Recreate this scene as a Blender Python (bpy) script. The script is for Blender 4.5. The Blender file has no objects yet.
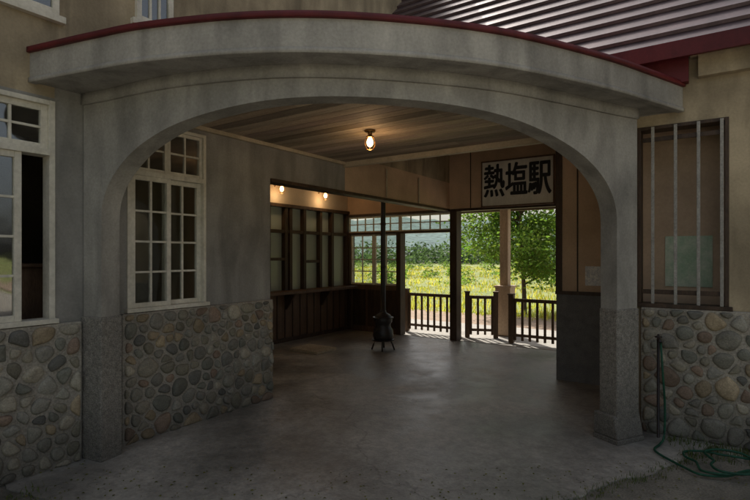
import bpy, math, random
from mathutils import Vector, Matrix, noise
random.seed(7)
TH=math.radians(34.2); SN,CS=math.sin(TH),math.cos(TH)
CX,CY=-0.403,6.73
S=Matrix.Translation((CX,CY,0))@Matrix.Rotation(-TH,4,'Z')
def w2l(X,Y):
    dx,dy=X-CX,Y-CY
    return (CS*dx-SN*dy, SN*dx+CS*dy)
def l2w(v,u): return (CX+CS*v+SN*u, CY-SN*v+CS*u)
scene=bpy.context.scene
scene.view_settings.view_transform='Standard'; scene.view_settings.look='None'; scene.view_settings.exposure=0

# ---------------- materials
def mat(name,c1,c2=None,scale=2.5,rough=.8,bump=.25,bscale=60,streak=0,attr=False,spec=.3,metal=0,grain=.25,rough2=None,stretch=(1,1,1),big=0,crack=0,dirt=0):
    m=bpy.data.materials.new(name); m.use_nodes=True
    nt=m.node_tree; N=nt.nodes; L=nt.links
    b=N['Principled BSDF']; b.inputs['Roughness'].default_value=rough
    b.inputs['Specular IOR Level'].default_value=spec; b.inputs['Metallic'].default_value=metal
    c2=c2 or tuple(x*.7 for x in c1)
    tc=N.new('ShaderNodeTexCoord'); mp=N.new('ShaderNodeMapping'); mp.inputs['Scale'].default_value=stretch
    L.new(tc.outputs['Object'],mp.inputs['Vector'])
    n1=N.new('ShaderNodeTexNoise'); n1.inputs['Scale'].default_value=scale; n1.inputs['Detail'].default_value=9; n1.inputs['Roughness'].default_value=.65
    L.new(mp.outputs[0],n1.inputs['Vector'])
    r=N.new('ShaderNodeValToRGB'); r.color_ramp.elements[0].position=.33; r.color_ramp.elements[1].position=.67
    r.color_ramp.elements[0].color=(*c2,1); r.color_ramp.elements[1].color=(*c1,1)
    L.new(n1.outputs['Fac'],r.inputs['Fac']); col=r.outputs['Color']
    def mul(a,fac_out,lo,hi,fl=.3,fh=.7):
        mr=N.new('ShaderNodeMapRange'); mr.inputs[1].default_value=fl; mr.inputs[2].default_value=fh; mr.inputs[3].default_value=lo; mr.inputs[4].default_value=hi
        L.new(fac_out,mr.inputs[0])
        mx=N.new('ShaderNodeMix'); mx.data_type='RGBA'; mx.blend_type='MULTIPLY'; mx.inputs[0].default_value=1
        L.new(a,mx.inputs[6]); L.new(mr.outputs[0],mx.inputs[7]); return mx.outputs[2]
    n2=N.new('ShaderNodeTexNoise'); n2.inputs['Scale'].default_value=bscale; n2.inputs['Detail'].default_value=5
    L.new(mp.outputs[0],n2.inputs['Vector'])
    col=mul(col,n2.outputs['Fac'],1-grain,1+grain)
    if streak:
        m3=N.new('ShaderNodeMapping'); m3.inputs['Scale'].default_value=(4,4,.9); L.new(tc.outputs['Object'],m3.inputs['Vector'])
        n3=N.new('ShaderNodeTexNoise'); n3.inputs['Scale'].default_value=1.1; n3.inputs['Detail'].default_value=8; n3.inputs['Distortion'].default_value=.6; L.new(m3.outputs[0],n3.inputs['Vector'])
        col=mul(col,n3.outputs['Fac'],1-streak,1.06,.33,.58)
    if big:
        n4=N.new('ShaderNodeTexNoise'); n4.inputs['Scale'].default_value=.7; n4.inputs['Detail'].default_value=4; L.new(tc.outputs['Object'],n4.inputs['Vector'])
        col=mul(col,n4.outputs['Fac'],1-big,1+big*.6,.35,.65)
    if crack:
        vo=N.new('ShaderNodeTexVoronoi'); vo.feature='DISTANCE_TO_EDGE'; vo.inputs['Scale'].default_value=.5
        nd=N.new('ShaderNodeTexNoise'); nd.inputs['Scale'].default_value=2.6; nd.inputs['Detail'].default_value=10
        L.new(tc.outputs['Object'],nd.inputs['Vector'])
        va=N.new('ShaderNodeMix'); va.data_type='VECTOR'; va.inputs[0].default_value=.4
        L.new(tc.outputs['Object'],va.inputs[4]); L.new(nd.outputs['Color'],va.inputs[5]); L.new(va.outputs[1],vo.inputs['Vector'])
        col=mul(col,vo.outputs['Distance'],1-crack,1,.0005,.004)
        ns=N.new('ShaderNodeTexNoise'); ns.inputs['Scale'].default_value=9; ns.inputs['Detail'].default_value=10; ns.inputs['Roughness'].default_value=.75
        L.new(tc.outputs['Object'],ns.inputs['Vector']); col=mul(col,ns.outputs['Fac'],.78,1.18,.38,.62)
    if dirt:
        sx=N.new('ShaderNodeSeparateXYZ'); L.new(tc.outputs['Object'],sx.inputs[0])
        ad0=N.new('ShaderNodeMath'); ad0.operation='MULTIPLY_ADD'; L.new(n1.outputs['Fac'],ad0.inputs[0]); ad0.inputs[1].default_value=-.5; L.new(sx.outputs[2],ad0.inputs[2])
        col=mul(col,ad0.outputs[0],1-dirt,1,-.3,.3)
    if attr:
        at=N.new('ShaderNodeVertexColor'); at.layer_name='Col'
        mx=N.new('ShaderNodeMix'); mx.data_type='RGBA'; mx.blend_type='MULTIPLY'; mx.inputs[0].default_value=1
        L.new(col,mx.inputs[6]); L.new(at.outputs['Color'],mx.inputs[7]); col=mx.outputs[2]
    L.new(col,b.inputs['Base Color'])
    if rough2 is not None:
        mr=N.new('ShaderNodeMapRange'); mr.inputs[1].default_value=.35; mr.inputs[2].default_value=.65; mr.inputs[3].default_value=rough; mr.inputs[4].default_value=rough2
        L.new(n1.outputs['Fac'],mr.inputs[0]); L.new(mr.outputs[0],b.inputs['Roughness'])
    if bump:
        ad=N.new('ShaderNodeMath'); ad.operation='ADD'; L.new(n1.outputs['Fac'],ad.inputs[0]); L.new(n2.outputs['Fac'],ad.inputs[1])
        bp=N.new('ShaderNodeBump'); bp.inputs['Strength'].default_value=bump; bp.inputs['Distance'].default_value=.01
        L.new(ad.outputs[0],bp.inputs['Height']); L.new(bp.outputs[0],b.inputs['Normal'])
    return m
def leafmat(name,c,tr=.45,var=.4):
    m=bpy.data.materials.new(name); m.use_nodes=True; nt=m.node_tree; N=nt.nodes; L=nt.links
    b=N['Principled BSDF']; b.inputs['Roughness'].default_value=.6; b.inputs['Specular IOR Level'].default_value=.25
    at=N.new('ShaderNodeVertexColor'); at.layer_name='Col'
    mx=N.new('ShaderNodeMix'); mx.data_type='RGBA'; mx.blend_type='MULTIPLY'; mx.inputs[0].default_value=1
    mx.inputs[6].default_value=(*c,1); L.new(at.outputs['Color'],mx.inputs[7]); L.new(mx.outputs[2],b.inputs['Base Color'])
    t=N.new('ShaderNodeBsdfTranslucent'); g=N.new('ShaderNodeMix'); g.data_type='RGBA'; g.blend_type='MULTIPLY'; g.inputs[0].default_value=1
    L.new(mx.outputs[2],g.inputs[6]); g.inputs[7].default_value=(2.1,2.2,1.1,1); L.new(g.outputs[2],t.inputs['Color'])
    ms=N.new('ShaderNodeMixShader'); ms.inputs[0].default_value=tr
    L.new(b.outputs[0],ms.inputs[1]); L.new(t.outputs[0],ms.inputs[2]); L.new(ms.outputs[0],N['Material Output'].inputs[0])
    return m
def glassmat(name,tint=(.92,.94,.92),milky=0,base=.06):
    m=bpy.data.materials.new(name); m.use_nodes=True; nt=m.node_tree; N=nt.nodes; L=nt.links
    N.remove(N['Principled BSDF'])
    t=N.new('ShaderNodeBsdfTransparent'); t.inputs[0].default_value=(*tint,1)
    g=N.new('ShaderNodeBsdfGlossy'); g.inputs['Roughness'].default_value=.04; g.inputs['Color'].default_value=(.9,.9,.9,1)
    lw=N.new('ShaderNodeLayerWeight'); lw.inputs['Blend'].default_value=.5
    pw=N.new('ShaderNodeMath'); pw.operation='POWER'; pw.inputs[1].default_value=3; L.new(lw.outputs['Facing'],pw.inputs[0])
    fr=N.new('ShaderNodeMath'); fr.operation='MULTIPLY_ADD'; fr.inputs[1].default_value=.6; fr.inputs[2].default_value=base; L.new(pw.outputs[0],fr.inputs[0])
    tc=N.new('ShaderNodeTexCoord'); nn=N.new('ShaderNodeTexNoise'); nn.inputs['Scale'].default_value=3; L.new(tc.outputs['Object'],nn.inputs['Vector'])
    bp=N.new('ShaderNodeBump'); bp.inputs['Strength'].default_value=.12; bp.inputs['Distance'].default_value=.02; L.new(nn.outputs['Fac'],bp.inputs['Height']); L.new(bp.outputs[0],g.inputs['Normal'])
    ms=N.new('ShaderNodeMixShader'); L.new(fr.outputs[0],ms.inputs[0]); L.new(t.outputs[0],ms.inputs[1]); L.new(g.outputs[0],ms.inputs[2])
    out=ms.outputs[0]
    if milky:
        d=N.new('ShaderNodeBsdfDiffuse'); d.inputs[0].default_value=(.6,.66,.56,1)
        m2=N.new('ShaderNodeMixShader'); m2.inputs[0].default_value=milky; L.new(out,m2.inputs[1]); L.new(d.outputs[0],m2.inputs[2]); out=m2.outputs[0]
    L.new(out,N['Material Output'].inputs[0]); return m
def emit(name,c,s):
    m=bpy.data.materials.new(name); m.use_nodes=True; b=m.node_tree.nodes['Principled BSDF']
    b.inputs['Base Color'].default_value=(*c,1); b.inputs['Emission Color'].default_value=(*c,1); b.inputs['Emission Strength'].default_value=s; return m

PLASTER=mat('grey_plaster',(.35,.335,.30),(.225,.216,.195),1.3,.85,.2,50,streak=.25,big=.22,grain=.08)
ARCHM=mat('weathered_concrete',(.43,.405,.355),(.29,.275,.243),1.7,.85,.25,55,streak=.28,big=.22,grain=.10)
CREAM=mat('cream_render',(.48,.39,.255),(.34,.275,.18),1.4,.85,.2,50,streak=.35,big=.3,grain=.08)
PEBBLE=mat('pebbledash',(.37,.34,.29),(.20,.187,.16),30,.9,1.0,120,grain=.35,big=.2,dirt=.4)
MORTAR=mat('mortar',(.42,.38,.31),(.29,.262,.215),6,.95,.8,70,big=.25,dirt=.45)
STONE=mat('fieldstone',(1.35,1.32,1.24),(.9,.88,.82),14,.75,.35,90,attr=True,grain=.22,big=.2,dirt=.45)
FLOOR=mat('porch_concrete',(.42,.395,.345),(.24,.228,.20),1.3,.30,.3,45,grain=.12,rough2=.58,big=.4,spec=.5,crack=.3)
ASPH=mat('forecourt_surface',(.25,.23,.185),(.12,.112,.09),3,.9,.8,70,grain=.3,big=.4)
BOUNCE=mat('bounce_gravel',(.45,.42,.36),(.34,.31,.27),2,.95,.5,40,grain=.3)  # kept bright so the unseen ground bounces sun onto the shaded front
RED=mat('red_paint_metal',(.14,.018,.02),(.085,.013,.014),3,.5,.1,40,streak=.3,grain=.08)
ROOFM=mat('roof_metal',(.14,.095,.10),(.08,.055,.06),3,.34,.1,40,metal=.3,spec=.5,streak=.2,grain=.08)
WHITE=mat('white_painted_wood',(.76,.72,.61),(.56,.52,.42),5,.6,.1,40,streak=.12,grain=.06)
DARKW=mat('dark_wood',(.085,.053,.033),(.04,.025,.016),4,.5,.2,50,stretch=(3,3,.5))
MIDW=mat('wainscot_wood',(.18,.11,.066),(.10,.06,.038),4,.5,.2,50,stretch=(3,3,.4))
TAN=mat('tan_board',(.64,.46,.31),(.52,.37,.245),1.4,.65,.1,40,big=.2,grain=.06)
TRIM=mat('light_beam_wood',(.54,.46,.33),(.38,.32,.22),3,.6,.15,50,grain=.1)
PLANK=mat('ceiling_plank',(.60,.50,.38),(.34,.275,.21),2.5,.7,.3,60,attr=True,stretch=(.5,5,5),grain=.25)
IVORY=mat('ivory_plaster',(.64,.56,.42),(.52,.45,.33),2,.8,.1,50,grain=.06)
DCONC=mat('dark_wainscot_concrete',(.20,.195,.182),(.13,.126,.118),8,.8,.6,120,grain=.3)
ROOMW=mat('room_wall',(.16,.135,.105),(.10,.085,.07),2)
IRON=mat('black_iron',(.02,.02,.02),(.03,.018,.012),8,.45,.2,60,spec=.5)
BARM=mat('weathered_grey_slat',(.38,.36,.32),(.25,.235,.205),8,.6,.1,60)
BRASS=mat('brass',(.35,.2,.07),(.2,.11,.04),8,.35,.1,60,metal=.8)
SIGNW=mat('sign_white',(.84,.82,.75),(.72,.70,.62),3,.6,.05,40,streak=.12,grain=.05)
INK=mat('sign_ink',(.015,.015,.015),(.03,.03,.03),8,.5,0,40)
PAPER=mat('poster_paper',(.62,.64,.50),(.30,.44,.28),7,.5,0,60,grain=.08)
PAPER2=mat('notice_paper',(.84,.81,.74),(.50,.52,.55),30,.5,0,80)
HOSE=mat('green_hose',(.02,.10,.055),(.012,.06,.035),8,.45,.1,60)
MATM=mat('mat_fabric',(.55,.45,.31),(.42,.34,.23),10,.9,.4,90)
RAILW=mat('railing_wood',(.17,.11,.07),(.09,.06,.04),4,.65,.3,50,stretch=(3,3,.5))
POSTW=mat('pale_post_wood',(.58,.45,.33),(.42,.32,.23),3,.7,.2,50,stretch=(3,3,.5))
BARK=mat('bark',(.12,.09,.065),(.06,.045,.035),6,.9,.6,40,stretch=(3,3,.6))
GRASSG=mat('meadow_ground',(.29,.31,.11),(.19,.23,.075),.15,.95,.4,3,grain=.35,big=.0)
GRAVEL=mat('trackbed_gravel',(.42,.31,.23),(.27,.20,.15),3,.95,.8,40,grain=.4)
PLAT=mat('platform_concrete',(.45,.43,.39),(.34,.32,.29),2,.9,.4,60,grain=.15)
HILLM=mat('haze_tinted_hill',(.15,.215,.20),(.08,.125,.12),.06,1,.2,.3,grain=.4)  # bluish distance haze is mixed into the hill's base colour
LEAF=leafmat('tree_leaf',(.10,.17,.045),.5); LEAFD=leafmat('distant_leaf',(.065,.105,.06),.3); GRB=leafmat('grass_blade',(.22,.26,.08),.5); WEED=leafmat('weed_blade',(.09,.13,.04),.4)
GLASS=glassmat('window_glass',base=.05); GLASSR=glassmat('old_window_glass',base=.13); MILK=glassmat('frosted_glass',milky=.75)
BULB=emit('lamp_bulb_glow',(1,.55,.2),18)
BULB2=emit('lamp_bulb_glow_soft',(1,.5,.18),12)

# ---------------- mesh builder
class MB:
    def __init__(s): s.v=[];s.f=[];s.m=[];s.c=[];s.sm=[]
    def face(s,idx,mi=0,col=(1,1,1),sm=False): s.f.append(idx);s.m.append(mi);s.c.append(col);s.sm.append(sm)
    def box(s,x0,x1,y0,y1,z0,z1,mi=0,col=(1,1,1)):
        b=len(s.v); s.v+=[(x,y,z) for z in (z0,z1) for (x,y) in ((x0,y0),(x1,y0),(x1,y1),(x0,y1))]
        for q in ((0,3,2,1),(4,5,6,7),(0,1,5,4),(1,2,6,5),(2,3,7,6),(3,0,4,7)): s.face([b+i for i in q],mi,col)
    def obox(s,pts8,mi=0,col=(1,1,1)):
        b=len(s.v); s.v+=pts8
        for q in ((0,3,2,1),(4,5,6,7),(0,1,5,4),(1,2,6,5),(2,3,7,6),(3,0,4,7)): s.face([b+i for i in q],mi,col)
    def prism(s,poly,z0,z1,mi=0,mside=None):
        n=len(poly); b=len(s.v); s.v+=[(p[0],p[1],z0) for p in poly]+[(p[0],p[1],z1) for p in poly]
        s.face([b+i for i in range(n)][::-1],mi); s.face([b+n+i for i in range(n)],mi)
        for i in range(n): j=(i+1)%n; s.face([b+i,b+j,b+n+j,b+n+i],mi if mside is None else mside)
    def lathe(s,prof,c,n=20,mi=0,M=None):
        b=len(s.v)
        for r,z in prof:
            for k in range(n):
                a=2*math.pi*k/n; p=Vector((r*math.cos(a),r*math.sin(a),z))
                if M: p=M@p
                s.v.append((c[0]+p.x,c[1]+p.y,c[2]+p.z))
        for i in range(len(prof)-1):
            for k in range(n):
                s.face([b+i*n+k,b+i*n+(k+1)%n,b+(i+1)*n+(k+1)%n,b+(i+1)*n+k],mi,sm=True)
        s.face([b+k for k in range(n)][::-1],mi); s.face([b+(len(prof)-1)*n+k for k in range(n)],mi)
    def tube(s,pts,rad,n=8,mi=0,col=(1,1,1)):
        b=len(s.v); P=[Vector(p) for p in pts]
        if not isinstance(rad,(list,tuple)): rad=[rad]*len(P)
        for i,p in enumerate(P):
            d=(P[min(i+1,len(P)-1)]-P[max(i-1,0)]).normalized()
            up=Vector((0,0,1)) if abs(d.z)<.9 else Vector((1,0,0))
            a=d.cross(up).normalized(); c=d.cross(a).normalized()
            for k in range(n):
                t=2*math.pi*k/n; q=p+(a*math.cos(t)+c*math.sin(t))*rad[i]; s.v.append(tuple(q))
        for i in range(len(P)-1):
            for k in range(n): s.face([b+i*n+k,b+i*n+(k+1)%n,b+(i+1)*n+(k+1)%n,b+(i+1)*n+k],mi,col,True)
        s.face([b+k for k in range(n)],mi,col); s.face([b+(len(P)-1)*n+k for k in range(n)],mi,col)
    def build(s,name,mats,parent=None,frame='S',bevel=0,pdata=None):
        me=bpy.data.meshes.new(name); me.from_pydata(s.v,[],s.f)
        for m in mats: me.materials.append(m)
        me.polygons.foreach_set('material_index',s.m); me.polygons.foreach_set('use_smooth',s.sm)
        ca=me.color_attributes.new('Col','FLOAT_COLOR','CORNER'); data=[]
        for f,c in zip(s.f,s.c): data+=[c[0],c[1],c[2],1]*len(f)
        ca.data.foreach_set('color',data); me.update()
        o=bpy.data.objects.new(name,me); scene.collection.objects.link(o)
        if parent: o.parent=parent
        elif frame=='S': o.matrix_world=S
        if bevel:
            bm=o.modifiers.new('bevel','BEVEL'); bm.width=bevel; bm.segments=2; bm.limit_method='ANGLE'; bm.angle_limit=math.radians(40)
        return o
def empty(name,m=None):
    e=bpy.data.objects.new(name,None); scene.collection.objects.link(e)
    if m is not None: e.matrix_world=m
    return e
ST=empty('station_building',S)

# ---------------- curves
def catmull(P,n=12):
    out=[];Q=[P[0]]+list(P)+[P[-1]]
    for i in range(1,len(Q)-2):
        p0,p1,p2,p3=[Vector(q) for q in Q[i-1:i+3]]
        for k in range(n):
            t=k/n; out.append(.5*((2*p1)+(-p0+p2)*t+(2*p0-5*p1+4*p2-p3)*t*t+(-p0+3*p1-3*p2+p3)*t**3))
    out.append(Vector(P[-1])); return [(p.x,p.y) for p in out]
canW=[(-2.505,3.63),(-1.93,3.40),(-1.44,3.23),(-.706,3.10),(0,3.13),(.83,3.33),(1.69,3.74),(2.26,4.09),(2.69,4.37)]
canL=[w2l(*p) for p in catmull(canW)]
canL[0]=(0.003,canL[0][1])
poly=[(-.05,canL[0][1])]+canL+[(canL[-1][0],-.02),(-.05,-.02)]
m=MB(); m.prism(poly,2.862,3.07); m.build('canopy_slab',[ARCHM],ST)
def offset(P,d):
    out=[]
    for i,p in enumerate(P):
        a=Vector(P[max(i-1,0)]);b=Vector(P[min(i+1,len(P)-1)]);t=(b-a).normalized(); n=Vector((t.y,-t.x))
        out.append((p[0]+n.x*d,p[1]+n.y*d))
    return out
def band(name,P,d0,d1,z0,z1,mt):
    A=offset(P,d0);B=offset(P,d1); m=MB(); n=len(P)
    m.v=[(*p,z0) for p in A]+[(*p,z0) for p in B]+[(*p,z1) for p in A]+[(*p,z1) for p in B]
    for i in range(n-1):
        m.face([i,i+1,n+i+1,n+i],sm=False); m.face([2*n+i,3*n+i,3*n+i+1,2*n+i+1]); m.face([n+i,n+i+1,3*n+i+1,3*n+i],sm=True); m.face([i,2*n+i,2*n+i+1,i+1],sm=True)
    m.face([0,n,3*n,2*n]); m.face([n-1,3*n-1,4*n-1,2*n-1])
    m.build(name,[mt],ST)
sgn=1 if (lambda q:l2w(*q)[1])(offset(canL,.1)[40])<l2w(*canL[40])[1] else -1
band('canopy_red_edge',canL,-.05*sgn,.025*sgn,3.066,3.104,RED)
band('canopy_drip_edge',canL,-.04*sgn,.012*sgn,2.85,2.885,ARCHM)
m=MB(); m.prism(poly,3.074,3.09); m.build('canopy_roof_sheet',[RED],ST)
# arch wall
archW=[(-2.29,3.93),(-2.0,3.80),(-1.7,3.645),(-1.3,3.48),(-.65,3.33),(0,3.36),(.8,3.57),(1.5,3.92),(2.0,4.2),(2.27,4.33)]
ac=catmull(archW,20)
cum=[0]
for i in range(1,len(ac)): cum.append(cum[-1]+math.dist(ac[i],ac[i-1]))
Lt=cum[-1]
def at(s):
    s=max(0,min(Lt,s))
    for i in range(1,len(cum)):
        if cum[i]>=s:
            t=(s-cum[i-1])/(cum[i]-cum[i-1]+1e-9); return Vector((ac[i-1][0]*(1-t)+ac[i][0]*t,ac[i-1][1]*(1-t)+ac[i][1]*t))
    return Vector(ac[-1])
pl,pr=.20,.25; sp,cr=1.86,2.66; T=.16
samp=[(0,0),(pl*.5,0),(pl,0)]
K=72
for k in range(K+1):
    p=-math.cos(math.pi*k/K); s=pl+(p+1)/2*(Lt-pl-pr); z=sp+(cr-sp)*max(0,1-abs(p)**2.35)**(1/2.35); samp.append((s,z))
samp+=[(Lt-pr,0),(Lt-pr*.5,0),(Lt,0)]
def nrm(s):
    a=at(s-.06);b=at(s+.06);t=(b-a).normalized(); return Vector((-t.y,t.x))
m=MB(); n=len(samp)
for s,z in samp:
    p=at(s);q=p+nrm(s)*T
    fl=w2l(*p);bl=w2l(*q)
    m.v+=[(*fl,z),(*fl,2.864),(*bl,z),(*bl,2.864)]
for i in range(n-1):
    a=4*i;b=4*(i+1)
    if samp[i][0]!=samp[i+1][0]:
        m.face([a,b,b+1,a+1],sm=True); m.face([a+2,a+3,b+3,b+2],sm=True)
    m.face([a,a+2,b+2,b],sm=True)
m.face([0,1,3,2]); e=4*(n-1); m.face([e,e+2,e+3,e+1])
o=m.build('arch_wall',[ARCHM],ST)
es=o.modifiers.new('es','EDGE_SPLIT'); es.split_angle=math.radians(35)
hb=[w2l(*at(s)) for s in [Lt*i/90 for i in range(91)]]
sg2=1 if (lambda q:l2w(*q)[1])(offset(hb,.1)[45])<l2w(*hb[45])[1] else -1
band('arch_hood_band',hb,-.02*sg2,.022*sg2,2.775,2.863,ARCHM)
m=MB()
def ped(mb,s0,s1,extra,z0,z1,slope=0):
    a=at(s0);b=at(s1);t=(b-a).normalized();nn=Vector((-t.y,t.x))
    a=a-t*extra;b=b+t*extra
    P=[a-nn*extra,b-nn*extra,b+nn*(T+extra),a+nn*(T+extra)]
    Q=[p+ (nn*slope if i<2 else Vector((0,0))) for i,p in enumerate(P)]
    mb.obox([(*w2l(*p),z0) for p in P]+[(*w2l(*p),z1) for p in Q])
ped(m,.0,pl,.016,0,1.12); ped(m,Lt-pr,Lt,.012,0,1.14)
ped(m,Lt-pr,Lt-.02,.05,0,.05); ped(m,Lt-pr,Lt-.02,.045,.05,.24,.04)
m.build('pier_pedestals',[PEBBLE],ST,bevel=.012)

# ---------------- walls
wl=MB()
def W(y0,y1,z0,z1,mi=0,x0=-.15,x1=0): wl.box(x0,x1,y0,y1,z0,z1,mi)
W(-9,-5.0,0,2.78); W(-5.0,-3.58,0,1.10); W(-5,-3.58,2.755,2.78); W(-3.58,-3.02,0,2.95); W(-3.02,-2.23,0,1.12); W(-3.02,-2.23,2.765,2.95); W(-2.23,-1.37,0,2.95)
W(-1.37,-.003,2.46,2.95)
W(-9,-3.58,2.78,7.2,1); W(-3.58,3.2,2.95,7.2,1)
wl.box(-.12,-.002,0,3.2,2.46,2.95,2)
wl.build('porch_side_wall',[PLASTER,CREAM,TAN],ST)
m=MB()
m.box(-.16,.02,-1.365,3.19,2.42,2.46)
m.build('bulkhead_trim',[DARKW],ST,bevel=.004)
m=MB()
m.box(.0,.05,-3.3,-.05,2.80,2.855); m.box(.0,3.3,-.05,.02,2.775,2.857)
m.box(.004,.02,1.0,1.03,2.47,2.9); m.box(.004,.02,2.0,2.03,2.47,2.9)
m.build('ceiling_perimeter_beam',[TRIM],ST,bevel=.006)
def xcurve(c):
    L=[w2l(*p) for p in ac]
    best=None
    for i in range(len(L)-1):
        (x0,y0),(x1,y1)=L[i],L[i+1]
        if (y0-c)*(y1-c)<=0 and y0!=y1:
            t=(c-y0)/(y1-y0); x=x0+t*(x1-x0); best=x if best is None else max(best,x)
    return best
m=MB(); y=-.055
while y>-3.2:
    x=xcurve(y-.134)
    if x is None:
        if y<-1: break
        x=3.5
    x=min(x+.02,3.45)
    g=random.uniform(.6,1.1); 
    if random.random()<.15: g*=.65
    xs=.052
    while xs<x:
        xe=min(x,xs+random.uniform(.9,2.2)); gg=g*random.uniform(.8,1.15)
        if x-xe<.3: xe=x
        m.box(xs,xe-.002,y-.132,y-.004,2.838,2.858,0,(gg,gg*random.uniform(.94,1.02),gg*random.uniform(.88,1.02))); xs=xe
    y-=.136
m.build('plank_ceiling',[PLANK],ST)
# right facade
m=MB()
m.box(3.3,3.53,-.2,.0,0,3.4,0); m.box(3.53,4.215,-.2,0,0,1.15,0); m.box(3.53,4.215,-.2,0,2.76,3.4,0); m.box(4.215,9,-.2,0,0,3.4,0)
m.box(0,3.3,.021,.12,2.86,3.6,2)
m.box(3.3,3.42,.0,1.3,0,3.6,2)
m.box(3.45,4.4,.24,.3,.9,3.0,2)
m.box(2.44,3.3,1.3,1.42,1.14,3.6,2); m.box(2.44,3.3,1.25,1.42,0,1.10,3); m.box(2.43,3.3,1.235,1.42,1.10,1.14,4)
m.box(2.44,2.54,1.425,3.2,0,3.6,2)
m.box(2.425,2.50,1.275,1.3,1.14,3.5,4); m.box(2.68,2.695,1.288,1.3,1.14,3.5,4)
m.box(9,9.2,-.2,3.3,0,7.3,0)
m.build('entrance_side_wall',[CREAM,PLASTER,TAN,DCONC,DARKW],ST)
# back (platform side) wall
m=MB()
m.box(-2.4,2.5,3.2,3.32,2.455,3.6,0)
m.box(-2.4,-.0,3.18,3.34,2.03,2.07,1); m.box(-2.4,2.44,3.17,3.35,2.41,2.455,1)
m.box(.03,.17,3.15,3.36,0,2.41,1)
m.box(-1.15,-1.05,3.16,3.35,0,2.03,1)
m.box(-2.4,-2.32,3.165,3.35,0,2.03,1)
m.box(-2.32,-1.15,3.22,3.3,0,.98,3)
for k in range(3): m.box(-2.26+k*.38,-1.94+k*.38,3.205,3.22,.12,.88,1)
m.box(2.3,2.44,3.16,3.36,0,2.41,1)
m.box(.42,.435,3.185,3.2,2.46,3.5,1); m.box(2.1,2.115,3.185,3.2,2.46,3.5,1)
m.box(-8,-2.4,3.2,3.32,0,7.2,2); m.box(-2.4,9,3.325,3.45,2.9,7.3,2); m.box(2.54,9,3.2,3.32,0,3.6,2)
m.build('platform_side_wall',[TAN,DARKW,CREAM,MIDW],ST,bevel=.003)
def win(mb,axis,a0,a1,z0,z1,d,cols,rows,fw=.045,bw=.018,th=.04,sgn=1,fmi=0,gmi=1,glass=True):
    def ab(a,b,c0,c1,e0,e1,mi):
        lo,hi=(d-c1,d-c0) if sgn<0 else (d+c0,d+c1)
        if axis=='y': mb.box(lo,hi,a,b,e0,e1,mi)
        else: mb.box(a,b,lo,hi,e0,e1,mi)
    ab(a0,a0+fw,0,th,z0,z1,fmi); ab(a1-fw,a1,0,th,z0,z1,fmi)
    ab(a0+fw,a1-fw,.002,th-.002,z0,z0+fw,fmi); ab(a0+fw,a1-fw,.002,th-.002,z1-fw,z1,fmi)
    for i in range(1,cols):
        c=a0+fw+(a1-a0-2*fw)*i/cols; ab(c-bw/2,c+bw/2,.008,th-.006,z0+fw,z1-fw,fmi)
    for j in range(1,rows):
        c=z0+fw+(z1-z0-2*fw)*j/rows; ab(a0+fw,a1-fw,.010,th-.010,c-bw/2,c+bw/2,fmi)
    if glass: ab(a0+fw*.5,a1-fw*.5,.015,.019,z0+fw*.5,z1-fw*.5,gmi)
m=MB()
m.box(-.10,.012,-5.0,-4.96,1.10,2.755); m.box(-.10,.012,-3.62,-3.58,1.10,2.755); m.box(-.1,.012,-4.96,-3.62,2.72,2.754); m.box(-.1,.03,-4.96,-3.62,2.34,2.385); m.box(-.1,.05,-5.02,-3.57,1.09,1.125)
win(m,'y',-4.96,-4.29,2.385,2.72,-.06,2,2); win(m,'y',-4.29,-3.62,2.385,2.72,-.06,3,2)
win(m,'y',-4.5,-3.80,1.125,2.34,-.03,2,4)
win(m,'y',-4.96,-4.42,1.125,2.34,-.075,2,4)
m.build('wing_window',[WHITE,GLASSR],ST,bevel=.003)
m=MB()
m.box(-.10,.012,-3.02,-2.99,1.12,2.765); m.box(-.10,.012,-2.26,-2.23,1.12,2.765); m.box(-.1,.012,-2.99,-2.26,2.735,2.764); m.box(-.1,.02,-2.99,-2.26,2.29,2.335); m.box(-.1,.045,-3.04,-2.21,1.11,1.145)
win(m,'y',-2.99,-2.63,2.335,2.735,-.05,2,2,.03); win(m,'y',-2.63,-2.26,2.335,2.735,-.05,2,2,.03)
win(m,'y',-2.99,-2.61,1.145,2.29,-.03,2,4,.04); win(m,'y',-2.65,-2.26,1.145,2.29,-.075,2,4,.04)
m.build('porch_window',[WHITE,GLASSR],ST,bevel=.003)
m=MB()
for (a,b,z) in ((-4.5,-3.56,3.40),(-2.95,-2.6,3.62)):
    m.box(-.02,.05,a-.04,b+.04,z-.05,z); win(m,'y',a,b,z,z+1.1,-.005,3,3); m.box(-.01,.004,a+.02,b-.02,z+.02,z+1.08,2)  # black panel behind the panes paints in the unlit room
m.build('upper_windows',[WHITE,GLASSR,IRON],ST,bevel=.003)
m=MB()
win(m,'x',-2.4,-1.1,2.07,2.41,3.22,6,2,.03,.02); win(m,'x',-1.1,.03,2.07,2.41,3.22,5,2,.03,.02)
m.build('transom_windows',[WHITE,GLASS],ST)
m=MB()
win(m,'x',-2.32,-1.74,.98,2.03,3.22,2,4,.035,.02); win(m,'x',-1.73,-1.15,.98,2.03,3.23,2,4,.035,.02)
m.build('glazed_door',[WHITE,GLASS],ST)
m=MB()
m.box(3.53,3.56,-.215,-.05,1.15,2.76,0); m.box(4.185,4.215,-.215,-.05,1.15,2.76,0); m.box(3.56,4.185,-.213,-.05,2.73,2.76,0); m.box(3.5,4.24,-.24,-.05,1.13,1.165,0)
for x in (3.655,3.83,4.0,4.165): m.box(x-.013,x+.013,-.232,-.216,1.165,2.75,1)
m.box(3.57,4.18,-.212,-.20,2.62,2.66,0); m.box(3.57,4.18,-.212,-.20,1.25,1.29,0)
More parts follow.
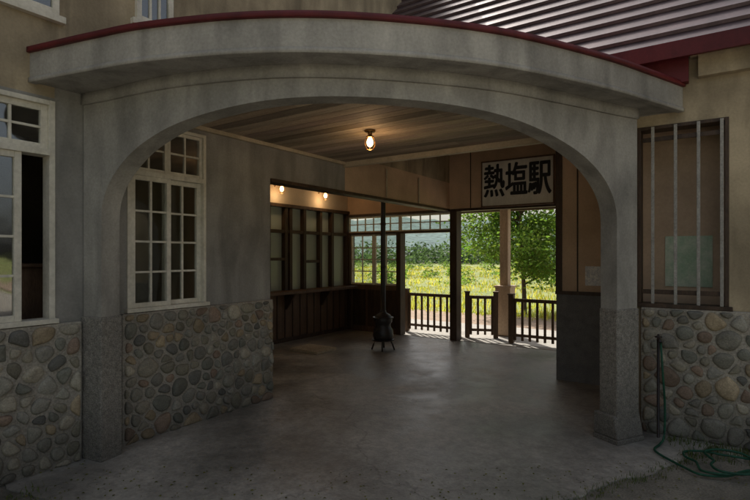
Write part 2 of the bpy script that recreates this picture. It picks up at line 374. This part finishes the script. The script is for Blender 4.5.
m.build('barred_window',[DARKW,BARM],ST,bevel=.003)
# ticket wall
m=MB()
m.box(-2.5,-2.4,-1.4,3.2,2.52,3.4,0); m.box(-2.5,-2.4,-1.4,3.2,0,.9,1)
m.box(-2.5,-.151,-1.5,-1.371,0,3.3,0)
y=-1.3
while y<3.15: m.box(-2.4,-2.385,y,y+.02,.08,.86,2); y+=.2
m.box(-2.4,-2.37,-1.37,3.2,.0,.08,2)
m.box(-2.5,-2.34,-1.37,3.2,2.47,2.53,2)
m.box(-2.5,-2.1,-1.37,3.17,.90,.95,1)
for y in (.2,1.3,2.3): m.obox([(-2.385,y,.6),(-2.36,y,.6),(-2.36,y+.04,.6),(-2.385,y+.04,.6),(-2.385,y,.9),(-2.14,y,.9),(-2.14,y+.04,.9),(-2.385,y+.04,.9)],2)
for y in (-1.3,.85,1.28,1.40,1.78,2.25,2.62,3.12): m.box(-2.5,-2.36,y,y+.07,.95,2.47,2)
m.box(-2.48,-2.37,-1.3,3.15,2.0,2.06,2)
m.box(-2.47,-2.375,1.85,2.3,1.45,1.5,2); m.box(-2.47,-2.375,.9,1.3,1.5,1.55,2)
m.box(-2.46,-2.455,-1.3,3.15,.95,2.47,3)
m.build('ticket_window_wall',[IVORY,MIDW,DARKW,MILK],ST,bevel=.003)
m=MB()
m.box(-8,-7.9,-9,3.2,0,7.2); m.box(-8,0,-9.1,-9,0,7.2); m.box(-4.2,-4.1,-9,3.2,0,3.3); m.box(-4.1,-2.5,-1.45,-1.4,0,3.3); 
m.build('interior_partitions',[ROOMW],ST)
m=MB()
m.box(-8.2,-.02,-9.2,3.5,7.2,7.35); m.box(-8,-.15,-9,3.2,3.35,3.45); m.box(-.15,3.45,.12,3.2,3.52,3.6)
m.build('upper_floor_slab',[IVORY],ST)
m=MB();
m.box(-3.5,6,3.45,4.75,2.62,2.72); m.box(-3.5,6,4.6,4.75,2.5,2.62)
m.build('platform_awning',[DARKW],ST)
m=MB(); N=30; y0=-.42; z0=3.36; sl=1.2
for k in range(N):
    ya=y0+k*.135; za=z0+k*.135*sl
    m.obox([(-.0,ya,za),(9.3,ya,za),(9.3,ya+.15,za+.15*sl-.03),(0,ya+.15,za+.15*sl-.03),(0,ya-.012,za+.028),(9.3,ya-.012,za+.028),(9.3,ya+.14,za+.135*sl+.0),(0,ya+.14,za+.135*sl+.0)])
m.build('metal_roof',[ROOFM],ST)
m=MB(); m.box(0,9.3,-.45,-.415,3.26,3.40,0); m.box(0.2,3.93,-.30,-.205,3.09,3.30,0); m.build('roof_red_fascia',[RED],ST)
m=MB(); m.box(3.94,9.3,-.41,-.2,3.30,3.34,0); m.box(4.0,9.2,-.28,-.2,3.12,3.30,0); m.build('eave_soffit',[CREAM],ST)
m=MB(); m.box(0,9.3,3.3,3.6,7.2,7.5); m.build('ridge_wall',[ROOFM],ST)
# masonry
PAL=[(.20,.19,.165),(.27,.25,.205),(.17,.17,.145),(.31,.25,.17),(.23,.17,.13),(.135,.132,.12),(.24,.23,.195),(.20,.185,.145),(.34,.31,.25),(.25,.24,.21)]
def clip(poly,px,py,nx,ny):
    out=[]
    for i in range(len(poly)):
        a=poly[i];b=poly[(i+1)%len(poly)]
        da=(a[0]-px)*nx+(a[1]-py)*ny;db=(b[0]-px)*nx+(b[1]-py)*ny
        if da<=0: out.append(a)
        if da*db<0: t=da/(da-db); out.append((a[0]+(b[0]-a[0])*t,a[1]+(b[1]-a[1])*t))
    return out
def masonry(name,a0,a1,z0,z1,fmap,base):
    pts=[]
    for _ in range(12000):
        r=random.choice((.04,.05,.058,.066,.078,.09)); a=random.uniform(a0,a1);z=random.uniform(z0,z1)
        if all(math.hypot(a-p[0],z-p[1])>(r+p[2])*.93 for p in pts): pts.append((a,z,r))
    mb=MB()
    for i,(a,z,r) in enumerate(pts):
        pol=[(a0,z0),(a1,z0),(a1,z1),(a0,z1)]
        for j,(b,w,q) in enumerate(pts):
            if i==j or math.hypot(a-b,z-w)>.4: continue
            d=math.hypot(b-a,w-z); k=.5+(r*r-q*q)/(2*d*d)
            pol=clip(pol,a+(b-a)*k,z+(w-z)*k,(b-a)/d,(w-z)/d)
            if len(pol)<3: break
        if len(pol)<3: continue
        cx=sum(p[0] for p in pol)/len(pol);cz=sum(p[1] for p in pol)/len(pol)
        q=[]
        for p in pol:
            dx,dz=p[0]-cx,p[1]-cz;d=math.hypot(dx,dz); lim=min(d,r*1.75); dd=max(.015,lim-.013); q.append((cx+dx/d*dd,cz+dz/d*dd))
        for _ in range(3):
            q2=[]
            for k in range(len(q)):
                A=q[k];B=q[(k+1)%len(q)]; q2+=[(A[0]*.75+B[0]*.25,A[1]*.75+B[1]*.25),(A[0]*.25+B[0]*.75,A[1]*.25+B[1]*.75)]
            q=q2
            if len(q)>40: break
        H=random.uniform(.022,.042)*(.6+r*6); col=random.choice(PAL); g=random.uniform(.75,1.25); col=tuple(c*g for c in col)
        b=len(mb.v); n=len(q); rings=((1.0,-.01),(1.0,.25),(.93,.62),(.78,.88),(.5,.98),(.2,1.0)); sd=random.uniform(0,100)
        tx,tz=random.uniform(-.15,.15),random.uniform(-.15,.15)
        for sc,hh in rings:
            for p in q:
                dx,dz=(p[0]-cx)*sc,(p[1]-cz)*sc
                w=noise.noise(Vector((dx*14+sd,dz*14,hh)))*.006 if hh>.5 else 0
                mb.v.append(fmap(cx+dx,cz+dz,base+H*hh+w+(dx*tx+dz*tz)*hh))
        for k in range(len(rings)-1):
            for j in range(n): mb.face([b+k*n+j,b+k*n+(j+1)%n,b+(k+1)*n+(j+1)%n,b+(k+1)*n+j],0,col,True)
        mb.face([b+(len(rings)-1)*n+j for j in range(n)],0,col,True)
    return mb.build(name,[STONE],ST)
fl=lambda a,z,h:(h,a,z)
fr=lambda a,z,h:(a,-.2-h,z)
m=MB(); m.box(0,.04,-7.5,-3.40,0,1.085); m.box(0,.04,-3.08,-1.365,0,1.105); m.box(3.56,7.5,-.24,-.2,0,1.13)
m.build('wall_mortar',[MORTAR],ST,bevel=.01)
masonry('stone_facing_wing',-5.6,-3.41,.0,1.08,fl,.036)
masonry('stone_facing_porch',-3.07,-1.37,.0,1.10,fl,.036)
masonry('stone_facing_entrance',3.57,5.6,.0,1.125,fr,.036)

# floors
m=MB()
ed=offset(canL,.22*sgn); ed=[(p[0]+.05*noise.noise(Vector((p[0]*3,p[1]*3,0)))+random.uniform(-.012,.012),p[1]+.05*noise.noise(Vector((p[0]*3,p[1]*3,5)))+random.uniform(-.012,.012)) for p in ed]
fp=[(-2.5,3.19),(-2.5,-1.38),(.0,-1.38),(0,-3.9)]+ed[3:]+[(4.3,-.6),(4.3,-.1),(3.4,.0),(3.4,1.3),(2.5,1.3),(2.5,3.19)]
m.prism(fp,-.05,.008); m.build('porch_floor',[FLOOR],ST)
m=MB(); m.box(-8,20,-9,3.3,-.3,0); m.build('forecourt',[ASPH],None)
m=MB(); m.box(6.0,40,-9,3.3,-.3,.004); m.box(-40,40,-60,-9.001,-.3,-.001); m.build('bounce_gravel_sheet',[BOUNCE],None)  # unseen bright sheets beside and behind the camera, added for bounce light
m=MB(); m.box(-20,20,3.301,5.6,-.6,-.01); m.build('platform',[PLAT],None)
m=MB(); m.box(-60,60,5.6,9.5,-.5,-.25); m.build('trackbed',[GRAVEL],None)
m=MB(); R=900; m.v=[(-R,-R,-.31),(R,-R,-.31),(R,R,-.31),(-R,R,-.31)]; m.face([0,1,2,3]); m.build('ground',[GRASSG],None,'W')

# vegetation
def leaf(mb,c,s,col,up=.0):
    d=Vector((random.gauss(0,1),random.gauss(0,1),random.gauss(0,.6)+up)).normalized()
    e=d.cross(Vector((random.gauss(0,1),random.gauss(0,1),random.gauss(0,1)))).normalized()
    c=Vector(c);b=len(mb.v)
    mb.v+=[tuple(c-d*s*.5),tuple(c+e*s*.28),tuple(c+d*s*.5),tuple(c-e*s*.28)]; mb.face([b,b+1,b+2,b+3],0,col)
def tree(name,X,Y,z0,h,r,nl,ls,trunk=.09,low=.35):
    e=empty(name); t=MB(); lf=MB(); base=Vector((X,Y,z0))
    top=base+Vector((random.uniform(-.2,.2),random.uniform(-.2,.2),h*.8))
    P=[base.lerp(top,k/6)+Vector((random.uniform(-.05,.05)*h*.1,random.uniform(-.05,.05)*h*.1,0)) for k in range(7)]
    t.tube([tuple(p) for p in P],[trunk*(1-.12*k) for k in range(7)],9)
    cl=[]
    for k in range(30):
        f=random.uniform(low,1); st=base.lerp(top,f*.9); a=random.uniform(0,2*math.pi); ln=r*random.uniform(.5,1)*(1.15-.55*abs(f-.5)*1.2)
        en=st+Vector((math.cos(a)*ln,math.sin(a)*ln,h*random.uniform(.02,.22)))
        mid=st.lerp(en,.5)+Vector((0,0,random.uniform(-.03,.08)*h))
        t.tube([tuple(st),tuple(mid),tuple(en)],[trunk*.4,trunk*.25,trunk*.08],6)
        cl.append((en,r*random.uniform(.25,.42))); cl.append((mid,r*random.uniform(.18,.3)))
    per=nl//len(cl)
    for c,rr in cl:
        g0=random.uniform(.65,1.3)
        for _ in range(per):
            v=Vector((random.gauss(0,1),random.gauss(0,1),random.gauss(0,.7)))*rr*.55
            g=g0*random.uniform(.7,1.3); leaf(lf,c+v,ls*random.uniform(.6,1.3),(g*random.uniform(.85,1.25),g,g*.9))
    t.build('trunk_and_limbs',[BARK],e,'W'); lf.build('leaf_crown',[LEAF],e,'W')
tree('tree',4.85,16.2,-.3,5.0,1.9,20000,.12,.08,.25)
for (x,y,hh,r) in ((-14,-20,9,4.5),(-3,-26,10,5),(10,-24,9,4.6)):  # unseen trees behind the camera, added to block skylight and reflect in panes
    tree('tree',x,y,0,hh,r,3500,.55,.22,.15)
m=MB(); nx,ny=90,14
for j in range(ny):
    for i in range(nx):
        X=-500+1300*i/(nx-1); Y=230+j*26
        z=(min(j,8)/8)**1.2*(34+18*noise.noise(Vector((X*.008,2,0)))+7*noise.noise(Vector((X*.03,Y*.03,0))))
        m.v.append((X,Y,z-.4))
for j in range(ny-1):
    for i in range(nx-1): a=j*nx+i; m.face([a,a+1,a+nx+1,a+nx],0,(1,1,1),True)
m.build('hill',[HILLM],None,'W')
m=MB()
for k in range(900):
    X=random.uniform(-50,110); Y=random.uniform(100,135); hh=random.uniform(2.0,6.5); g0=random.uniform(.6,1.4); r=random.uniform(1.5,3.2)
    for _ in range(34):
        v=Vector((random.gauss(0,r*.5),random.gauss(0,r*.5),0)); z=random.uniform(0,1)**.8*hh*max(.2,1-v.length/(r*2)); g=g0*random.uniform(.6,1.3)
        leaf(m,(X+v.x,Y+v.y,z-.3),random.uniform(.5,1.1),(g,g,g))
m.build('distant_trees',[LEAFD],None,'W')
m=MB()
for k in range(110):
    X=random.uniform(-12,32); Y=random.uniform(24,90); hh=random.uniform(.4,1.3); g0=random.uniform(.5,1.4); r=random.uniform(.4,1.3)
    for _ in range(90):
        v=Vector((random.gauss(0,r*.5),random.gauss(0,r*.5),0)); z=random.random()*hh*max(.2,1-v.length/(r*2)); g=g0*random.uniform(.6,1.3)
        leaf(m,(X+v.x,Y+v.y,z-.3),random.uniform(.12,.32),(g*1.1,g,g))
m.build('field_shrubs',[LEAF],None,'W')
def blades(mb,X,Y,z,h,n,w,col,spread=.1):
    for _ in range(n):
        x=X+random.gauss(0,spread);y=Y+random.gauss(0,spread);a=random.uniform(0,6.28);l=random.uniform(.1,.6)*h;hh=h*random.uniform(.5,1.1)
        dx,dy=math.cos(a),math.sin(a);b=len(mb.v);g=random.uniform(.7,1.35)
        mb.v+=[(x-dy*w,y+dx*w,z),(x+dy*w,y-dx*w,z),(x+dx*l*.4+dy*w*.7,y+dy*l*.4-dx*w*.7,z+hh*.6),(x+dx*l*.4-dy*w*.7,y+dy*l*.4+dx*w*.7,z+hh*.6),(x+dx*l,y+dy*l,z+hh)]
        c=(col[0]*g*random.uniform(.9,1.3),col[1]*g,col[2]*g)
        mb.face([b,b+1,b+2,b+3],0,c);mb.face([b+3,b+2,b+4],0,c)
m=MB()
for k in range(5600):
    u=9.3+60*random.random()**2.0; v=random.uniform(-14,16)*(1+u/30); X,Y=l2w(v,u)
    g=.7+.6*(noise.noise(Vector((X*.15,Y*.15,0)))+.5); blades(m,X,Y,-.31,random.uniform(.10,.30),6,.008+.0010*u,(g*1.15,g,g*.8),.25)
m.build('meadow_grass',[GRB],None,'W')
m=MB()
edw=[l2w(*p) for p in ed]
for k in range(330):
    X,Y=random.choice(edw[6:-8]); 
    if X<1.0 and random.random()<.55: continue
    blades(m,X+random.gauss(0,.03),Y+random.gauss(-.02,.03),0,random.uniform(.015,.045),6,.0022,(1,1,1),.025)
for k in range(160):
    X=random.uniform(2.5,3.7); Y=4.5-.68*(X-2.4)-abs(random.gauss(.06,.22)); blades(m,X,Y,0,random.uniform(.02,.09),7,.0028,(1,1,1),.03)
for k in range(60):
    X=random.uniform(-2.9,-2.25); Y=3.0+random.gauss(0,.14)+(X+2.6)*.6; blades(m,X,Y,0,random.uniform(.02,.07),6,.003,(1,1,1),.03)
m.build('weeds',[WEED],None,'W')
m=MB()
for k in range(900):
    X=random.uniform(-2.6,3.4);Y=random.uniform(2.5,3.7)+.05*X*X; a=random.uniform(0,6.28);s=random.uniform(.003,.014);b=len(m.v);g=random.uniform(.5,1.6);z=.0115
    m.v+=[(X+s*math.cos(a),Y+s*math.sin(a),z),(X+s*.6*math.cos(a+1.7),Y+s*.6*math.sin(a+1.7),z+.004),(X-s*math.cos(a),Y-s*math.sin(a),z),(X+s*.6*math.cos(a-1.5),Y+s*.6*math.sin(a-1.5),z+.003)]
    m.face([b,b+1,b+2,b+3],0,(g*1.4,g,g*.6))
m.build('ground_litter',[WEED],None,'W')

def railing(name,pts,h=.82,z=0):
    m=MB()
    for i in range(len(pts)-1):
        a=Vector(pts[i]);b=Vector(pts[i+1]);d=b-a;L=d.length;t=d/L;nn=Vector((-t.y,t.x))
        def bar(s0,s1,w,z0,z1):
            p=a+t*s0;q=a+t*s1;o=nn*w
            m.obox([(*(p-o),z0),(*(q-o),z0),(*(q+o),z0),(*(p+o),z0),(*(p-o),z1),(*(q-o),z1),(*(q+o),z1),(*(p+o),z1)])
        bar(0,L,.03,h-.07,h-.01); bar(0,L,.02,.12,.17)
        n=max(2,int(L/.13))
        for k in range(n): s=(k+.5)*L/n; bar(s-.022,s+.022,.012,.05+z,h-.07)
        for s in (0,L): bar(s-.045,s+.045,.046,z-.0,h+.05); bar(s-.055,s+.055,.056,h+.05,h+.075)
    m.build(name,[RAILW],None,'S',bevel=.004)
railing('wooden_railing',[(-1.25,3.75),(-.1,3.75)])
railing('wooden_railing',[(.12,3.75),(.62,3.95)])
railing('wooden_railing',[(1.05,3.6),(2.25,3.6)])
m=MB(); m.box(.55,.72,4.35,4.52,.95,2.62,0); m.box(.48,.79,4.28,4.59,0,.95,0); m.box(.46,.81,4.26,4.61,.95,.99,0)
m.build('awning_post',[POSTW],ST,bevel=.01)

# sign
sg=empty('station_sign',S)
m=MB(); m.box(.68,1.92,3.12,3.165,2.46,3.25,0); 
for (a,b,c,d) in ((.665,1.935,2.445,2.47),(.665,1.935,3.24,3.265)): m.box(a,b,3.105,3.163,c,d,1)
for (a,b) in ((.665,.685),(1.915,1.935)): m.box(a,b,3.107,3.161,2.47,3.24,1)
m.build('sign_board',[SIGNW,MIDW],sg)
for i,(ox,oz) in enumerate(((0,0),(.011,0),(-.011,0),(0,.009),(0,-.009),(.008,.007),(-.008,-.007))):
    cu=bpy.data.curves.new('sign_lettering','FONT'); cu.body='熱塩駅'; cu.size=.43; cu.align_x='CENTER'; cu.align_y='CENTER'; cu.extrude=.002
    cu.materials.append(INK); t=bpy.data.objects.new('sign_lettering',cu); scene.collection.objects.link(t); t.parent=sg
    t.location=(1.3+ox,3.113-.0006*i,2.86+oz); t.rotation_euler=(math.radians(90),0,0); t.scale=(.92,1.42,1)

m=MB(); m.box(3.72,4.1,.228,.236,1.3,1.78,0); m.build('map_poster',[PAPER],None,'S')
m=MB(); m.box(2.78,3.0,1.285,1.293,1.22,1.46,0); m.build('notice_poster',[PAPER2],None,'S')
def lamp(name,x,y,z,top,mt,pw,arm=None,sc=1):
    e=empty(name,S); m=MB()
    m.lathe([(.05*sc,0),(.05*sc,-.015),(.02*sc,-.02),(.02*sc,-.05*sc),(.035*sc,-.055*sc),(.035*sc,-.065*sc)],(x,y,top),16,0)
    if arm: m.tube([arm,((arm[0]+x)/2,y,top+.02),(x,y,top)],.008,8)
    b=top-.065*sc
    for k in range(6):
        a=k*math.pi/3; P=[(x+r*sc*math.cos(a),y+r*sc*math.sin(a),b-zz*sc) for r,zz in ((.034,0),(.05,.03),(.05,.07),(.03,.105),(.0,.115))]
        m.tube(P,.0022,5)
    m.build('lamp_fitting',[BRASS],e)
    g=MB(); g.lathe([(.012*sc,0),(.024*sc,-.02*sc),(.03*sc,-.045*sc),(.024*sc,-.07*sc),(.008*sc,-.085*sc)],(x,y,b),16,0); g.build('lamp_bulb',[mt],e)
    ld=bpy.data.lights.new('lamp_light','POINT'); ld.energy=pw; ld.color=(1,.66,.36); ld.shadow_soft_size=.05
    lo=bpy.data.objects.new('lamp_light',ld); scene.collection.objects.link(lo); lo.parent=e; lo.location=(x,y,b-.16)
cx,cy=w2l(-.05,4.96)
lamp('ceiling_lamp',cx,cy,0,2.838,BULB,3.0,sc=1.1)
lamp('wall_lamp',-2.22,1.05,0,2.90,BULB2,2.2,arm=(-2.4,1.05,2.82),sc=1.2)
lamp('wall_lamp',-2.22,2.25,0,2.90,BULB2,2.2,arm=(-2.4,2.25,2.82),sc=1.2)
sx,sy=-.49,1.68
m=MB()
m.lathe([(.10,.16),(.15,.18),(.17,.24),(.165,.34),(.13,.40),(.125,.44),(.15,.48),(.155,.54),(.12,.60),(.06,.63),(.05,.66),(.05,.67)],(sx,sy,0),24)
m.lathe([(.19,.17),(.19,.185)],(sx,sy,0),24); m.lathe([(.175,.545),(.175,.56)],(sx,sy,0),24)
for k in range(4):
    a=k*math.pi/2+.5; m.tube([(sx+.12*math.cos(a),sy+.12*math.sin(a),.18),(sx+.16*math.cos(a),sy+.16*math.sin(a),.1),(sx+.19*math.cos(a),sy+.19*math.sin(a),0.012)],.014)
m.box(sx-.05,sx+.05,sy-.19,sy-.15,.24,.33)
m.tube([(sx,sy,.65),(sx,sy,1.3),(sx,sy,2.4),(sx,sy,3.52)],.042,16)
m.lathe([(.047,1.38),(.047,1.42)],(sx,sy,0),16); m.lathe([(.047,2.1),(.047,2.14)],(sx,sy,0),16)
m.build('potbelly_stove',[IRON],None,'S')
a,b=w2l(-1.03,8.33); m=MB(); m.box(a-.30,a+.30,b-.25,b+.25,.010,.05); 
for k in range(12): m.box(a-.29+k*.049,a-.265+k*.049,b-.24,b+.24,.05,.06)
m.build('floor_mat',[MATM],None,'S',bevel=.004)
m=MB(); m.box(-1.2,-.5,-3.9,-3.4,0,1.5); m.box(-.9,-.5,-4.1,-3.9,0,1.9); m.box(-.95,-.45,-4.12,-3.35,1.5,1.53); m.build('storage_cabinet',[MIDW],None,'S',bevel=.01)

m=MB(); tx,ty=2.47,4.36
m.tube([(tx,ty,0),(tx,ty,.86)],.012); m.tube([(tx,ty,.86),(tx-.02,ty-.04,.88),(tx-.03,ty-.09,.85)],.013); m.lathe([(.028,0),(.03,.01),(.008,.015),(.008,.03)],(tx,ty,.88),12)
m.build('water_tap',[IRON],None,'W')
H=[(tx-.03,ty-.09,.85),(tx-.03,ty-.12,.6),(tx+.0,ty-.1,.3),(tx-.02,ty-.12,.06),(tx-.1,ty-.2,.025),(tx-.22,ty-.35,.025)]
for k in range(34):
    a=-2.6+k*.42; r=.20+.05*math.sin(k*1.3); H.append((2.55+r*1.5*math.cos(a)+.012*k*.6,3.78+r*math.sin(a)-.003*k,.028+.012*(k//8)))
H+=[(3.0,3.6,.03),(3.15,3.75,.03),(3.3,3.5,.03)]
def cat3(P,n=6):
    out=[];Q=[P[0]]+P+[P[-1]]
    for i in range(1,len(Q)-2):
        p0,p1,p2,p3=[Vector(q) for q in Q[i-1:i+3]]
        for k in range(n):
            t=k/n; out.append(tuple(.5*((2*p1)+(-p0+p2)*t+(2*p0-5*p1+4*p2-p3)*t*t+(-p0+3*p1-3*p2+p3)*t**3)))
    out.append(tuple(P[-1])); return out
m=MB(); m.tube(cat3(H),.009,8); m.build('garden_hose',[HOSE],None,'W')

# ---------------- light
w=bpy.data.worlds.new("World"); scene.world=w; w.use_nodes=True; nt=w.node_tree
sky=nt.nodes.new('ShaderNodeTexSky'); sky.sky_type='NISHITA'; sky.sun_disc=False
EL=math.radians(50); AZ=math.radians(-14)
sky.sun_elevation=EL; sky.sun_rotation=AZ; sky.air_density=1.0; sky.dust_density=5; sky.ozone_density=.5
hs=nt.nodes.new('ShaderNodeHueSaturation'); hs.inputs['Saturation'].default_value=.5; nt.links.new(sky.outputs[0],hs.inputs['Color'])
bg=nt.nodes['Background']; bg.inputs[1].default_value=.15; nt.links.new(hs.outputs[0],bg.inputs[0])
sd=bpy.data.lights.new('sun','SUN'); sd.energy=5; sd.angle=math.radians(.5); sd.color=(1,.94,.84)
so=bpy.data.objects.new('sun',sd); scene.collection.objects.link(so)
dirv=Vector((math.sin(AZ)*math.cos(EL),math.cos(AZ)*math.cos(EL),math.sin(EL))); so.rotation_euler=(-dirv).to_track_quat('-Z','Y').to_euler(); so.location=(0,0,30)
cd=bpy.data.cameras.new('camera'); co=bpy.data.objects.new('camera',cd); scene.collection.objects.link(co)
co.location=(0,0,1.6); co.rotation_euler=(math.radians(90),0,0); cd.lens=24; cd.sensor_width=36; cd.shift_y=5/750; cd.clip_end=3000; cd.clip_start=.05
scene.camera=co
